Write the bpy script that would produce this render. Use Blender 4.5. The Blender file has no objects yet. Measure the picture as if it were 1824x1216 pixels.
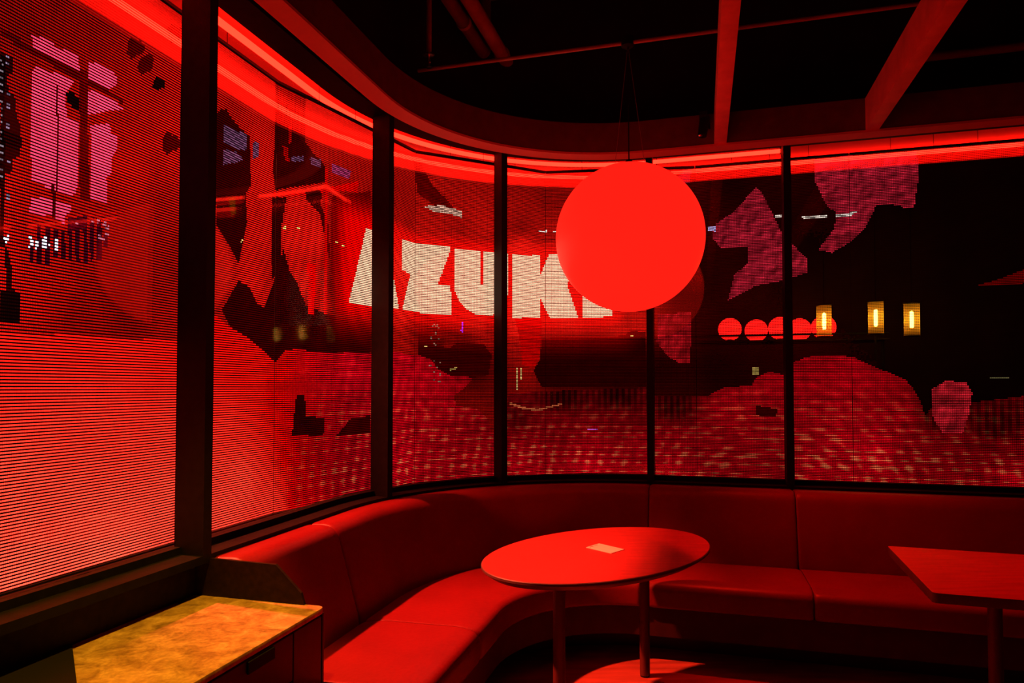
import bpy, bmesh, math, random
import numpy as np
from mathutils import Vector, Matrix
from math import pi, sin, cos, radians, sqrt

scene = bpy.context.scene
col = scene.collection
rng = np.random.default_rng(7)
random.seed(7)

# ------------------------------------------------------------------ camera
EYE = 1.5
cam_data = bpy.data.cameras.new('camera')
cam_data.lens = 24.0
cam_data.sensor_width = 36.0
cam_data.shift_y = 0.0252
cam_data.clip_start = 0.05
cam = bpy.data.objects.new('camera', cam_data)
cam.location = (0, 0, EYE)
cam.rotation_euler = (radians(91.7), 0, 0)
col.objects.link(cam)
scene.camera = cam

# ------------------------------------------------------------------ world, exposure
world = bpy.data.worlds.new('night')
scene.world = world
world.use_nodes = True
world.node_tree.nodes['Background'].inputs[0].default_value = (0.10, 0.04, 0.05, 1)
world.node_tree.nodes['Background'].inputs[1].default_value = 0.01
scene.view_settings.view_transform = 'Standard'
scene.view_settings.look = 'None'
scene.view_settings.exposure = 0.0
scene.view_settings.gamma = 1.0
scene.view_settings.use_curve_mapping = False
scene.cycles.max_bounces = 6
scene.cycles.diffuse_bounces = 3
scene.cycles.glossy_bounces = 3
scene.cycles.transparent_max_bounces = 24
scene.cycles.sample_clamp_indirect = 4.0
scene.cycles.use_denoising = True
scene.cycles.adaptive_threshold = 0.02

# how bright one lit pixel row of the screen curtain is, and how bright the globe lamps are
LED_GAIN = 2.3
GLOBE = (1.12, 0.014, 0.007)

# ------------------------------------------------------------------ plan of the glazed corner
A = radians(74.5)
LD = np.array([cos(A), sin(A)])            # along the left glazing
RD = np.array([sin(A), -cos(A)])           # along the right glazing
NL = np.array([sin(A), -cos(A)])           # into the room from the left glazing
NR = -LD                                   # into the room from the right glazing
RAD = 1.595
CORNER = np.array([-.570, 5.144])
TL = CORNER - RAD * LD
TR = CORNER + RAD * RD
CEN = TL + RAD * NL
S1 = RAD * pi / 2
def W(s, o=0.0):
    """plan point at arc length s along the glazing, o metres into the room"""
    if s < 0: return TL + s * LD + o * NL
    if s > S1: return TR + (s - S1) * RD + o * NR
    t = s / RAD
    return CEN + (RAD - o) * (-NL * cos(t) + LD * sin(t))
def W3(s, o, z):
    p = W(s, o)
    return (float(p[0]), float(p[1]), z)
def s_steps(a, b, step=0.06):
    cuts = [a] + [c for c in (0.0, S1) if a < c < b] + [b]
    out = [a]
    for c0, c1 in zip(cuts[:-1], cuts[1:]):
        mid = (c0 + c1) / 2
        n = max(1, int(math.ceil((c1 - c0) / step))) if 0 < mid < S1 else max(1, int(math.ceil((c1 - c0) / 0.5)))
        out += [c0 + (c1 - c0) * (i + 1) / n for i in range(n)]
    return out

# ------------------------------------------------------------------ materials
def mat(name, color=(.5, .5, .5), rough=.5, metal=0.0, spec=.5, noise=0.0, nscale=8.0, bump=0.0, bscale=120.0, emit=None, stretch=None):
    m = bpy.data.materials.new(name); m.use_nodes = True
    nt = m.node_tree; b = nt.nodes['Principled BSDF']
    b.inputs['Base Color'].default_value = (*color, 1)
    b.inputs['Roughness'].default_value = rough
    b.inputs['Metallic'].default_value = metal
    b.inputs['Specular IOR Level'].default_value = spec
    if noise or bump:
        tc = nt.nodes.new('ShaderNodeTexCoord'); mp = nt.nodes.new('ShaderNodeMapping')
        nt.links.new(tc.outputs['Object'], mp.inputs[0])
        if stretch: mp.inputs['Scale'].default_value = stretch
    if noise:
        n = nt.nodes.new('ShaderNodeTexNoise'); n.inputs['Scale'].default_value = nscale; n.inputs['Detail'].default_value = 6
        r = nt.nodes.new('ShaderNodeValToRGB')
        r.color_ramp.elements[0].position = .3; r.color_ramp.elements[1].position = .7
        r.color_ramp.elements[0].color = (*[c * (1 - noise) for c in color], 1)
        r.color_ramp.elements[1].color = (*[min(1, c * (1 + noise)) for c in color], 1)
        nt.links.new(mp.outputs[0], n.inputs['Vector']); nt.links.new(n.outputs[0], r.inputs[0]); nt.links.new(r.outputs[0], b.inputs['Base Color'])
    if bump:
        n2 = nt.nodes.new('ShaderNodeTexNoise'); n2.inputs['Scale'].default_value = bscale; n2.inputs['Detail'].default_value = 3
        bp = nt.nodes.new('ShaderNodeBump'); bp.inputs['Strength'].default_value = bump; bp.inputs['Distance'].default_value = .004
        nt.links.new(mp.outputs[0], n2.inputs['Vector']); nt.links.new(n2.outputs[0], bp.inputs['Height']); nt.links.new(bp.outputs[0], b.inputs['Normal'])
    if emit:
        b.inputs['Emission Color'].default_value = (*[c / max(emit) for c in emit], 1)
        b.inputs['Emission Strength'].default_value = max(emit)
    return m
M = {}
M['frame'] = mat('black_powder_coat', (.009, .008, .008), .6, spec=.12, noise=.3, nscale=30)
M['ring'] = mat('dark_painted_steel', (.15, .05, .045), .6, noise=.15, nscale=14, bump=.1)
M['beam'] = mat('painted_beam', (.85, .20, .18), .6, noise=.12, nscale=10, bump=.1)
M['ceiling'] = mat('black_ceiling_paint', (.012, .012, .013), .9, noise=.3, nscale=6)
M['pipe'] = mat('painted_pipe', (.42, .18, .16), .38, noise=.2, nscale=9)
M['chrome'] = mat('brushed_chrome', (.75, .72, .7), .25, metal=1)
M['black'] = mat('black_plastic', (.010, .010, .010), .6, spec=.15)
M['leather'] = mat('red_leather', (.20, .006, .006), .42, spec=.4, noise=.10, nscale=5, bump=.25, bscale=60)
M['plinth'] = mat('dark_plinth_laminate', (.045, .010, .010), .5, spec=.3, noise=.2, nscale=12)
M['wood'] = mat('stained_table_wood', (.48, .030, .020), .5, noise=.16, nscale=5, stretch=(1.2, 9, 4), bump=.08)
M['edge'] = mat('dark_table_edge', (.10, .05, .04), .5, noise=.2)
M['leg'] = mat('brown_metal_leg', (.09, .015, .012), .5)
M['floor'] = mat('timber_floor', (.36, .06, .03), .5, noise=.3, nscale=3.5, stretch=(1, 7, 1), bump=.1)
M['wall'] = mat('dark_room_wall', (.03, .012, .012), .8, spec=.2, noise=.2, nscale=4)
M['cabinet'] = mat('dark_cabinet_laminate', (.055, .02, .018), .42, noise=.2, nscale=18)
M['panel'] = mat('dark_bronze_panel', (.018, .008, .006), .6, spec=.12, noise=.35, nscale=40)
M['card'] = mat('cream_card', (.95, .82, .66), .6, noise=.05, nscale=30)
M['ink'] = mat('printed_ink', (.16, .05, .04), .7)
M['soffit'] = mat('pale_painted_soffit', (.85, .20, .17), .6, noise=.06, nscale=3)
M['strip'] = mat('red_strip_light', (.5, .1, .1), .5, emit=(9.0, .12, .05))
M['asphalt'] = mat('street_asphalt', (.03, .03, .032), .7, noise=.4, nscale=3)
M['facade'] = mat('dark_brick_render', (.035, .028, .026), .85, noise=.4, nscale=2)
M['globe'] = mat('red_opal_glass', (.75, .16, .12), .45, emit=GLOBE)
M['globe2'] = mat('small_red_opal_glass', (.6, .1, .08), .4, emit=(3.0, .02, .015))
M['filament'] = mat('amber_light_tube', (.9, .6, .3), .4, emit=(26, 15, 3.0))
M['downlight'] = mat('warm_downlight_lens', (.9, .7, .4), .4, emit=(.30, .20, .05))

def marble():
    m = bpy.data.materials.new('veined_cream_stone'); m.use_nodes = True
    nt = m.node_tree; b = nt.nodes['Principled BSDF']; b.inputs['Roughness'].default_value = .3
    tc = nt.nodes.new('ShaderNodeTexCoord')
    n1 = nt.nodes.new('ShaderNodeTexNoise'); n1.inputs['Scale'].default_value = 13; n1.inputs['Detail'].default_value = 9; n1.inputs['Roughness'].default_value = .62; n1.inputs['Distortion'].default_value = .8
    n2 = nt.nodes.new('ShaderNodeTexNoise'); n2.inputs['Scale'].default_value = 70; n2.inputs['Detail'].default_value = 6
    mx = nt.nodes.new('ShaderNodeMath'); mx.operation = 'MULTIPLY_ADD'; mx.inputs[1].default_value = .35
    r = nt.nodes.new('ShaderNodeValToRGB')
    e = r.color_ramp.elements
    e[0].position = .42; e[0].color = (.17, .105, .05, 1); e[1].position = .92; e[1].color = (.86, .68, .42, 1)
    k = e.new(.66); k.color = (.50, .36, .18, 1)
    nt.links.new(tc.outputs['Object'], n1.inputs[0]); nt.links.new(tc.outputs['Object'], n2.inputs[0])
    nt.links.new(n2.outputs[0], mx.inputs[0]); nt.links.new(n1.outputs[0], mx.inputs[2]); nt.links.new(mx.outputs[0], r.inputs[0])
    nt.links.new(r.outputs[0], b.inputs['Base Color'])
    return m
M['marble'] = marble()

def glass(name, base, tint=(1, 1, 1)):
    """clear sheet: see-through, with the mirror share rising towards grazing angles (same from both sides)"""
    m = bpy.data.materials.new(name); m.use_nodes = True
    nt = m.node_tree; nt.nodes.remove(nt.nodes['Principled BSDF']); out = nt.nodes['Material Output']
    g = nt.nodes.new('ShaderNodeNewGeometry'); dt = nt.nodes.new('ShaderNodeVectorMath'); dt.operation = 'DOT_PRODUCT'
    ab = nt.nodes.new('ShaderNodeMath'); ab.operation = 'ABSOLUTE'
    om = nt.nodes.new('ShaderNodeMath'); om.operation = 'SUBTRACT'; om.inputs[0].default_value = 1
    pw = nt.nodes.new('ShaderNodeMath'); pw.operation = 'POWER'; pw.inputs[1].default_value = 5
    ma = nt.nodes.new('ShaderNodeMath'); ma.operation = 'MULTIPLY_ADD'; ma.inputs[1].default_value = 1 - base; ma.inputs[2].default_value = base
    tr = nt.nodes.new('ShaderNodeBsdfTransparent'); tr.inputs[0].default_value = (*tint, 1)
    gl = nt.nodes.new('ShaderNodeBsdfGlossy'); gl.inputs['Roughness'].default_value = 0.03
    mx = nt.nodes.new('ShaderNodeMixShader')
    L = nt.links.new
    L(g.outputs['Incoming'], dt.inputs[0]); L(g.outputs['Normal'], dt.inputs[1]); L(dt.outputs['Value'], ab.inputs[0]); L(ab.outputs[0], om.inputs[1])
    L(om.outputs[0], pw.inputs[0]); L(pw.outputs[0], ma.inputs[0]); L(ma.outputs[0], mx.inputs[0]); L(tr.outputs[0], mx.inputs[1]); L(gl.outputs[0], mx.inputs[2]); L(mx.outputs[0], out.inputs[0])
    return m
M['glass'] = glass('clear_window_glass', .045)
def frosted():
    m = bpy.data.materials.new('frosted_amber_glass'); m.use_nodes = True
    nt = m.node_tree; nt.nodes.remove(nt.nodes['Principled BSDF'])
    tr = nt.nodes.new('ShaderNodeBsdfTransparent'); tl = nt.nodes.new('ShaderNodeBsdfTranslucent'); mx = nt.nodes.new('ShaderNodeMixShader')
    tr.inputs[0].default_value = (1, .85, .6, 1); tl.inputs[0].default_value = (.95, .55, .08, 1); mx.inputs[0].default_value = .35
    nt.links.new(tr.outputs[0], mx.inputs[1]); nt.links.new(tl.outputs[0], mx.inputs[2]); nt.links.new(mx.outputs[0], nt.nodes['Material Output'].inputs[0])
    return m
M['amber_glass'] = frosted()

def pixel_materials():
    m = bpy.data.materials.new('screen_pixels'); m.use_nodes = True
    nt = m.node_tree; nt.nodes.remove(nt.nodes['Principled BSDF'])
    at = nt.nodes.new('ShaderNodeAttribute'); at.attribute_name = 'pixel'
    em = nt.nodes.new('ShaderNodeEmission')
    nt.links.new(at.outputs['Color'], em.inputs[0]); nt.links.new(em.outputs[0], nt.nodes['Material Output'].inputs[0])
    em.inputs[1].default_value = 1.0
    return m
M['pixels'] = pixel_materials()
M['pixel_off'] = mat('screen_pixels_off', (.012, .008, .008), .6)

# ------------------------------------------------------------------ mesh helpers
def link(name, me, m=None, parent=None, smooth=False):
    o = bpy.data.objects.new(name, me); col.objects.link(o)
    if m is not None:
        for k in (m if isinstance(m, (list, tuple)) else [m]): me.materials.append(k)
    if parent is not None: o.parent = parent
    if smooth: me.polygons.foreach_set('use_smooth', [True] * len(me.polygons))
    return o
def from_lists(name, v, f, m=None, parent=None, smooth=False):
    me = bpy.data.meshes.new(name); me.from_pydata([tuple(map(float, p)) for p in v], [], f); me.update()
    bm = bmesh.new(); bm.from_mesh(me); bmesh.ops.recalc_face_normals(bm, faces=bm.faces); bm.to_mesh(me); bm.free()
    return link(name, me, m, parent, smooth)
def smooth_by_angle(o, deg=40):
    me = o.data
    bm = bmesh.new(); bm.from_mesh(me)
    for f in bm.faces: f.smooth = True
    for e in bm.edges:
        if len(e.link_faces) == 2 and e.calc_face_angle(0) > radians(deg): e.smooth = False
    bm.to_mesh(me); bm.free()
    return o
def round_poly(pts, radii, n=5):
    """round the corners of a closed polygon; radii one number or one per corner"""
    out = []; k = len(pts)
    if not isinstance(radii, (list, tuple)): radii = [radii] * k
    for i in range(k):
        p = np.array(pts[i], float); a = np.array(pts[i - 1], float); b = np.array(pts[(i + 1) % k], float); r = radii[i]
        if r <= 0: out.append(tuple(p)); continue
        u = (a - p) / np.linalg.norm(a - p); w = (b - p) / np.linalg.norm(b - p)
        r = min(r, .49 * np.linalg.norm(a - p), .49 * np.linalg.norm(b - p))
        for j in range(n + 1):
            t = j / n
            q = (1 - t) ** 2 * (p + u * r) + 2 * t * (1 - t) * p + t ** 2 * (p + w * r)
            out.append(tuple(q))
    return out
def sweep(name, prof, a, b, m, parent=None, puff=0.0, smooth=True, step=.06):
    """profile (o, z) carried along the glazing from s=a to s=b, closed with end caps; puff rounds the two ends"""
    ss = s_steps(a, b, step)
    scales = [1.0] * len(ss)
    c = np.mean(np.array(prof), axis=0)
    if puff:
        ins = [0.0, .15, .4, 1.0]
        head = [a + puff * t for t in ins]; tail = [b - puff * t for t in reversed(ins)]
        ss = head + [s for s in ss if a + puff * 1.2 < s < b - puff * 1.2] + tail
        sc = [.93, .97, .988, 1.0]
        scales = sc + [1.0] * (len(ss) - 8) + sc[::-1]
    v = []; f = []; k = len(prof)
    for s, q in zip(ss, scales):
        for (o, z) in prof:
            oo = c[0] + (o - c[0]) * q; zz = c[1] + (z - c[1]) * q
            v.append(W3(s, oo, zz))
    for i in range(len(ss) - 1):
        for j in range(k):
            f.append((i * k + j, i * k + (j + 1) % k, (i + 1) * k + (j + 1) % k, (i + 1) * k + j))
    f.append(tuple(range(k))); f.append(tuple((len(ss) - 1) * k + j for j in range(k)))
    o = from_lists(name, v, f, m, parent)
    return smooth_by_angle(o) if smooth else o
def box_bm(bm, c, size, rot=None):
    mtx = Matrix.Translation(Vector(c)) @ (rot.to_4x4() if rot is not None else Matrix.Identity(4)) @ Matrix.Diagonal((*size, 1))
    return bmesh.ops.create_cube(bm, size=1, matrix=mtx)['verts']
def box(name, c, size, m, parent=None, rotz=0.0, bevel=0.0):
    bm = bmesh.new(); box_bm(bm, (0, 0, 0), size)
    if bevel: bmesh.ops.bevel(bm, geom=bm.edges[:], offset=bevel, segments=2, affect='EDGES', profile=.6)
    bmesh.ops.transform(bm, matrix=Matrix.Translation(Vector(c)) @ Matrix.Rotation(rotz, 4, 'Z'), verts=bm.verts)
    me = bpy.data.meshes.new(name); bm.to_mesh(me); bm.free()
    return link(name, me, m, parent)
def tube(name, p, q, r, m, parent=None, n=20, r2=None):
    p = Vector(p); q = Vector(q); d = q - p
    bm = bmesh.new(); bmesh.ops.create_cone(bm, cap_ends=True, segments=n, radius1=r, radius2=r if r2 is None else r2, depth=d.length)
    bmesh.ops.transform(bm, matrix=Matrix.Translation((p + q) / 2) @ d.to_track_quat('Z', 'Y').to_matrix().to_4x4(), verts=bm.verts)
    me = bpy.data.meshes.new(name); bm.to_mesh(me); bm.free()
    return smooth_by_angle(link(name, me, m, parent))
def lathe(name, prof, c, m, parent=None, n=40, sharp=35):
    """(r, z) profile turned about a vertical axis through c"""
    v = []; f = []; k = len(prof)
    for i in range(n):
        t = 2 * pi * i / n
        for r, z in prof: v.append((c[0] + max(r, 1e-4) * cos(t), c[1] + max(r, 1e-4) * sin(t), c[2] + z))
    for i in range(n):
        a = i * k; b = ((i + 1) % n) * k
        for j in range(k - 1): f.append((a + j, a + j + 1, b + j + 1, b + j))
    return smooth_by_angle(from_lists(name, v, f, m, parent), sharp)
def prism(name, pts, z0, z1, m, parent=None, bevel=0.0):
    bm = bmesh.new(); vs = [bm.verts.new((float(x), float(y), z0)) for x, y in pts]
    f = bm.faces.new(vs); r = bmesh.ops.extrude_face_region(bm, geom=[f])
    bmesh.ops.translate(bm, vec=(0, 0, z1 - z0), verts=[g for g in r['geom'] if isinstance(g, bmesh.types.BMVert)])
    bmesh.ops.recalc_face_normals(bm, faces=bm.faces)
    if bevel: bmesh.ops.bevel(bm, geom=[e for e in bm.edges if abs(e.verts[0].co.z - e.verts[1].co.z) < 1e-6], offset=bevel, segments=2, affect='EDGES', profile=.6)
    me = bpy.data.meshes.new(name); bm.to_mesh(me); bm.free()
    return smooth_by_angle(link(name, me, m, parent), 30)
def thing(name, label, cat, loc=(0, 0, 0), group=None):
    o = bpy.data.objects.new(name, None); col.objects.link(o); o.empty_display_size = .1
    o['label'] = label; o['category'] = cat
    if group: o['group'] = group
    o['base'] = loc
    return o
def settle():
    """move every thing's empty to its base, leaving its parts where they stand"""
    for o in list(scene.objects):
        if o.type == 'EMPTY' and 'base' in o:
            b = Vector(o['base']); del o['base']
            o.location = b
            for c in o.children: c.matrix_parent_inverse = Matrix.Translation(-b)
def tag(o, label, cat, group=None, kind=None):
    o['label'] = label; o['category'] = cat
    if group: o['group'] = group
    if kind: o['kind'] = kind
    return o
def struct(o, label=None):
    o['kind'] = 'structure'
    if label: o['label'] = label
    return o

# ------------------------------------------------------------------ the setting
HEAD = 3.095; SILL = .872
S_MIN, S_MAX = -6.6, 8.0
fx = [W(S_MIN, -.05), W(0, -.05)] + [W(S1 * i / 16, -.05) for i in range(1, 16)] + [W(S1, -.05), W(S_MAX, -.05)]
back = [W(S_MAX, 9.0), W(S_MIN, 9.0)]
floor_pts = fx + [TR + (S_MAX - S1) * RD + 11.4 * NR, TL + S_MIN * LD + 11.4 * NL]
# rectangle that closes the room behind the camera
P1 = W(S_MAX, -.05); P0 = W(S_MIN, -.05)
corner_back = P0 + (np.dot(P1 - P0, RD)) * RD
floor_pts = fx + [corner_back]
struct(prism('floor', floor_pts, -.10, 0.0, M['floor']), 'brown timber floor of the dim room')
struct(prism('ceiling', floor_pts, 4.25, 4.35, M['ceiling']), 'black open ceiling high above the beams')
low = [(-.05, .0), (.045, .0), (.045, SILL - .03), (-.05, SILL - .03)]
struct(sweep('wall_left', low, S_MIN, 0.0, M['wall']), 'dark low wall under the left windows')
struct(sweep('wall_corner', low, 0.0, S1, M['wall']), 'dark low wall curving under the corner windows')
struct(sweep('wall_right', low, S1, S_MAX, M['wall']), 'dark low wall under the right windows')
upper = [(-.05, HEAD + .05), (.03, HEAD + .05), (.03, 4.25), (-.05, 4.25)]
struct(sweep('wall_upper', upper, S_MIN, S_MAX, M['ceiling']), 'black wall above the window heads')
def slab(name, p, q, z0, z1, th, m, label):
    d = q - p; n = np.array([-d[1], d[0]]) / np.linalg.norm(d) * th
    return struct(prism(name, [p, q, q + n, p + n], z0, z1, m), label)
slab('wall_back', P0, corner_back, 0, 4.25, -.1, M['wall'], 'dark wall behind the camera')
slab('wall_side', corner_back, P1, 0, 4.25, -.1, M['wall'], 'dark wall beyond the right tables')

MULL = [-5.0, -3.66, -2.32, -1.025, .455, 1.412, 2.50, 3.378, 4.95, 6.4]
trim_n = 0
def trim(o, label):
    global trim_n
    trim_n += 1; o.name = 'trim_%d' % trim_n
    return struct(o, label)
trim(sweep('trim', [(-.03, SILL - .03), (.13, SILL - .03), (.13, SILL), (-.03, SILL)], S_MIN, S_MAX, M['frame']), 'black window sill rail running round the corner')
trim(sweep('trim', [(-.02, SILL), (.03, SILL), (.03, SILL + .028), (-.02, SILL + .028)], S_MIN, S_MAX, M['frame']), 'black bottom glazing rail')
trim(sweep('trim', [(-.02, HEAD + .005), (.13, HEAD + .005), (.13, HEAD + .05), (-.02, HEAD + .05)], S_MIN, S_MAX, M['frame']), 'black window head rail running round the corner')
MW = .045
for i, s in enumerate(MULL):
    trim(sweep('trim', [(0.0, SILL), (.13, SILL), (.13, HEAD + .03), (0.0, HEAD + .03)], s - MW / 2, s + MW / 2, M['frame']), 'deep black window mullion')
edges = [S_MIN] + MULL + [S_MAX]
for i in range(len(edges) - 1):
    g = sweep('window_%d' % (i + 1), [(-.006, SILL + .028), (.006, SILL + .028), (.006, HEAD + .01), (-.006, HEAD + .01)], edges[i] + MW / 2, edges[i + 1] - MW / 2, M['glass'], step=.05)
    g['kind'] = 'structure'; g['label'] = 'tall clear glass pane of the window wall'
# ring beam that follows the windows
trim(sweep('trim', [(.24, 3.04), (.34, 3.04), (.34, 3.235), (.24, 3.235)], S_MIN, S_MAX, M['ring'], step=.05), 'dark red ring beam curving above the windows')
trim(sweep('trim', [(.235, 3.026), (.345, 3.026), (.345, 3.04), (.235, 3.04)], S_MIN, S_MAX, M['soffit'], step=.05), 'pale board along the underside of the ring beam')  # added board, paler than the beam to imitate light on its underside
# the canopy outside the glass
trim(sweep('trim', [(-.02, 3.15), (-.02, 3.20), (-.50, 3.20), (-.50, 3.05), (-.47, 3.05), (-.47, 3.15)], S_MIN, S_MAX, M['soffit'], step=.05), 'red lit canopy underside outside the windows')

# ------------------------------------------------------------------ the street outside
struct(box('ground_street', (2, 9, -.35), (60, 40, .1), M['asphalt']), 'dark street outside the windows')
fc = TR + 2.0 * RD - 6.2 * NR
struct(box('wall_facade', (float(fc[0]), float(fc[1]), 3.0), (16, .3, 7.0), M['facade'], rotz=A - pi / 2), 'dark facade across the street')

# ------------------------------------------------------------------ ceiling beams, pipes and small fittings
BZ0, BZ1 = 3.04, 3.235
def beam(p_end, length, w, label):
    """beam parallel to the left glazing, from the ring beam back over the room"""
    p = np.array(p_end); q = p - LD * length; n = np.array([LD[1], -LD[0]]) * w / 2
    return tag(prism('ceiling_beam', [p - n, p + n, q + n, q - n], BZ0, BZ1, M['beam'], bevel=.003), label, 'beam', 'ceiling beams')
def on_ring(x, y): 
    # slide a point along the left direction until it meets the ring beam's inner face on the straight right side
    p = np.array([x, y]); return p + LD * (np.dot(p - (TR + .335 * NR), NR) )
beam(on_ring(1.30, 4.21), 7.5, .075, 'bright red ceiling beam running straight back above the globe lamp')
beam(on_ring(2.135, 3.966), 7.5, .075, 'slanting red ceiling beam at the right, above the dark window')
def line_r(al, into, z): 
    p = TR + al * RD + into * NR; return (float(p[0]), float(p[1]), z)
TRZ = 3.43
t = thing('lighting_conduit', 'thin red lit conduit crossing the ceiling, carrying the globe lamp cable', 'conduit', line_r(-.06, 1.0, TRZ))
tube('conduit_run', line_r(-1.32, 1.0, TRZ), line_r(3.2, 1.0, TRZ), .011, M['pipe'], t)
bxp = line_r(-.055, 1.0, TRZ)
lathe('junction_box', [(0, .03), (.035, .03), (.035, -.02), (.02, -.03), (0, -.03)], bxp, M['black'], t, 20)
for al in (-1.23, 1.6): tube('hanger_rod', line_r(al, 1.0, TRZ), line_r(al, 1.0, 4.25), .005, M['black'], t, 8)
# sprinkler drop beside the conduit's end
sp = line_r(-1.225, 1.06, 0)
t = thing('sprinkler', 'red lit sprinkler drop pipe with chrome ring at the conduit end', 'sprinkler', (sp[0], sp[1], 3.42))
tube('drop_pipe', (sp[0], sp[1], 3.50), (sp[0], sp[1], 4.25), .016, M['pipe'], t)
lathe('escutcheon', [(0, .035), (.014, .03), (.033, .012), (.033, .004), (.018, 0), (0, 0)], (sp[0], sp[1], 3.475), M['chrome'], t, 24)
lathe('sprinkler_head', [(0, .03), (.008, .03), (.008, .0), (.014, -.004), (.014, -.008), (.005, -.012), (.006, -.03), (.018, -.034), (.018, -.038), (0, -.04)], (sp[0], sp[1], 3.448), M['chrome'], t, 20)
PZ = 3.75
def pipe_thing(x, y, r, label, m):
    e = np.array([x, y]); b = e - LD * 6.0
    t = thing('service_pipe', label, 'pipe', (x, y, PZ), 'service pipes under the ceiling')
    tube('pipe_run', (e[0], e[1], PZ), (b[0], b[1], PZ), r, m, t, 24)
    # elbow turning up into the ceiling
    v = []; f = []; n = 20; k = 9
    for i in range(k):
        a_ = pi / 2 * i / (k - 1); c = np.array([e[0], e[1], PZ]) + np.array([*(LD * sin(a_) * r * 1.6), r * 1.6 * (1 - cos(a_))])
        d1 = np.array([*(RD), 0.0]); d2 = np.array([*(-LD * sin(a_)), cos(a_)])
        for j in range(n):
            w = 2 * pi * j / n; v.append(c + r * 1.04 * (cos(w) * d1 + sin(w) * d2))
    for i in range(k - 1):
        for j in range(n): f.append((i * n + j, i * n + (j + 1) % n, (i + 1) * n + (j + 1) % n, (i + 1) * n + j))
    f.append(tuple(range(n))); f.append(tuple((k - 1) * n + j for j in range(n)))
    smooth_by_angle(from_lists('elbow', v, f, m, t), 50)
    tip = np.array([e[0], e[1]]) + LD * r * 1.6
    tube('riser', (tip[0], tip[1], PZ + r * 1.6), (tip[0], tip[1], 4.25), r, m, t, 20)
    cl = e - LD * .35
    tube('clamp', (cl[0], cl[1], PZ), (cl[0] - LD[0] * .03, cl[1] - LD[1] * .03, PZ), r * 1.15, M['pipe'], t, 24)
    return t
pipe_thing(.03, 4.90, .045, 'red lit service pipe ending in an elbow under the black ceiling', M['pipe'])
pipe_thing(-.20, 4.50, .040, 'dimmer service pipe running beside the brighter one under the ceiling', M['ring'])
t = thing('cross_pipe', 'dull red pipe crossing to the right of the slanting beam', 'pipe', (2.42, 3.985, 3.45))
q0 = np.array([2.36, 4.0]); q1 = q0 + RD * 3.6
tube('pipe_run', (q0[0], q0[1], 3.45), (q1[0], q1[1], 3.45), .026, M['ring'], t)
for al in (.5, 2.5):
    h = q0 + RD * al; tube('hanger_rod', (h[0], h[1], 3.45), (h[0], h[1], 4.25), .005, M['black'], t, 8)
def downlight(x, y, z, label):
    t = thing('downlight', label, 'downlight', (x, y, z), 'small ceiling downlights')
    lathe('housing', [(0, .14), (.045, .14), (.05, .12), (.05, 0), (.042, 0), (.042, .02), (0, .02)], (x, y, z), M['black'], t, 28)
    lathe('lens', [(0, .006), (.03, .008), (.041, .016)], (x, y, z), M['downlight'], t, 28)
    tube('stem', (x, y, z + .14), (x, y, 4.25), .01, M['black'], t, 10)
downlight(1.947, 4.485, 3.6, 'small warm downlight between the two red ceiling beams')
downlight(-.107, 3.60, 3.6, 'small warm downlight at the top edge between the pipes')
# spotlight clamped to the ring beam
sx, sy = W(2.86, .40)
t = thing('spotlight', 'small black spotlight on the ring beam beside the bright ceiling beam', 'spotlight', (float(sx), float(sy), 3.06))
box('bracket', (float(sx), float(sy), 3.20), (.05, .12, .03), M['black'], t, rotz=A - pi / 2, bevel=.004)
tube('lamp_body', (float(sx) + .01, float(sy), 3.19), (float(sx) - .015, float(sy) - .02, 3.07), .032, M['black'], t, 20, .028)
tube('yoke', (float(sx) + .035, float(sy) + .01, 3.20), (float(sx) + .035, float(sy) - .01, 3.12), .006, M['black'], t, 10)
lathe('lens_ring', [(0, .008), (.012, .006), (.014, 0), (.009, -.006), (0, -.008)], (float(sx) - .03, float(sy) - .03, 3.068), M['chrome'], t, 16)

sd = bpy.data.lights.new('spot_beam', 'SPOT'); sd.energy = 230; sd.color = (1.0, .012, .004); sd.spot_size = radians(66); sd.spot_blend = .9; sd.shadow_soft_size = .025  # red beam assumed, given to the spotlight to light the right-hand seats
so = bpy.data.objects.new('spot_beam', sd); col.objects.link(so); so.parent = t
so.location = (float(sx) - .03, float(sy) - .045, 3.05)
sa = Vector((1.95, 3.0, .4)) - Vector(so.location); so.rotation_euler = sa.to_track_quat('-Z', 'Y').to_euler()

# ------------------------------------------------------------------ the big globe lamp
GC = (.650, 3.757, 2.327); GR = .407
t = thing('pendant_globe_lamp', 'large glowing red globe pendant lamp above the oval table', 'pendant lamp', (GC[0], GC[1], GC[2] - GR))
bm = bmesh.new(); bmesh.ops.create_uvsphere(bm, u_segments=96, v_segments=48, radius=GR); bmesh.ops.translate(bm, vec=GC, verts=bm.verts)
me = bpy.data.meshes.new('globe_shade'); bm.to_mesh(me); bm.free()
link('globe_shade', me, M['globe'], t, True)
lathe('cap', [(0, .03), (.012, .03), (.03, .012), (.06, .004), (.06, -.012), (0, -.012)], (GC[0], GC[1], GC[2] + GR), M['black'], t, 28)
top = (GC[0] - .003, GC[1], TRZ - .02)
tube('cable', (GC[0], GC[1], GC[2] + GR + .02), top, .0035, M['black'], t, 8)
for dx, dy in ((-.078, .01), (.092, .01)):
    zz = sqrt(GR ** 2 - dx ** 2 - dy ** 2)
    tube('suspension_wire', (GC[0] + dx, GC[1] + dy, GC[2] + zz - .004), top, .0011, M['pipe'], t, 6)

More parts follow.
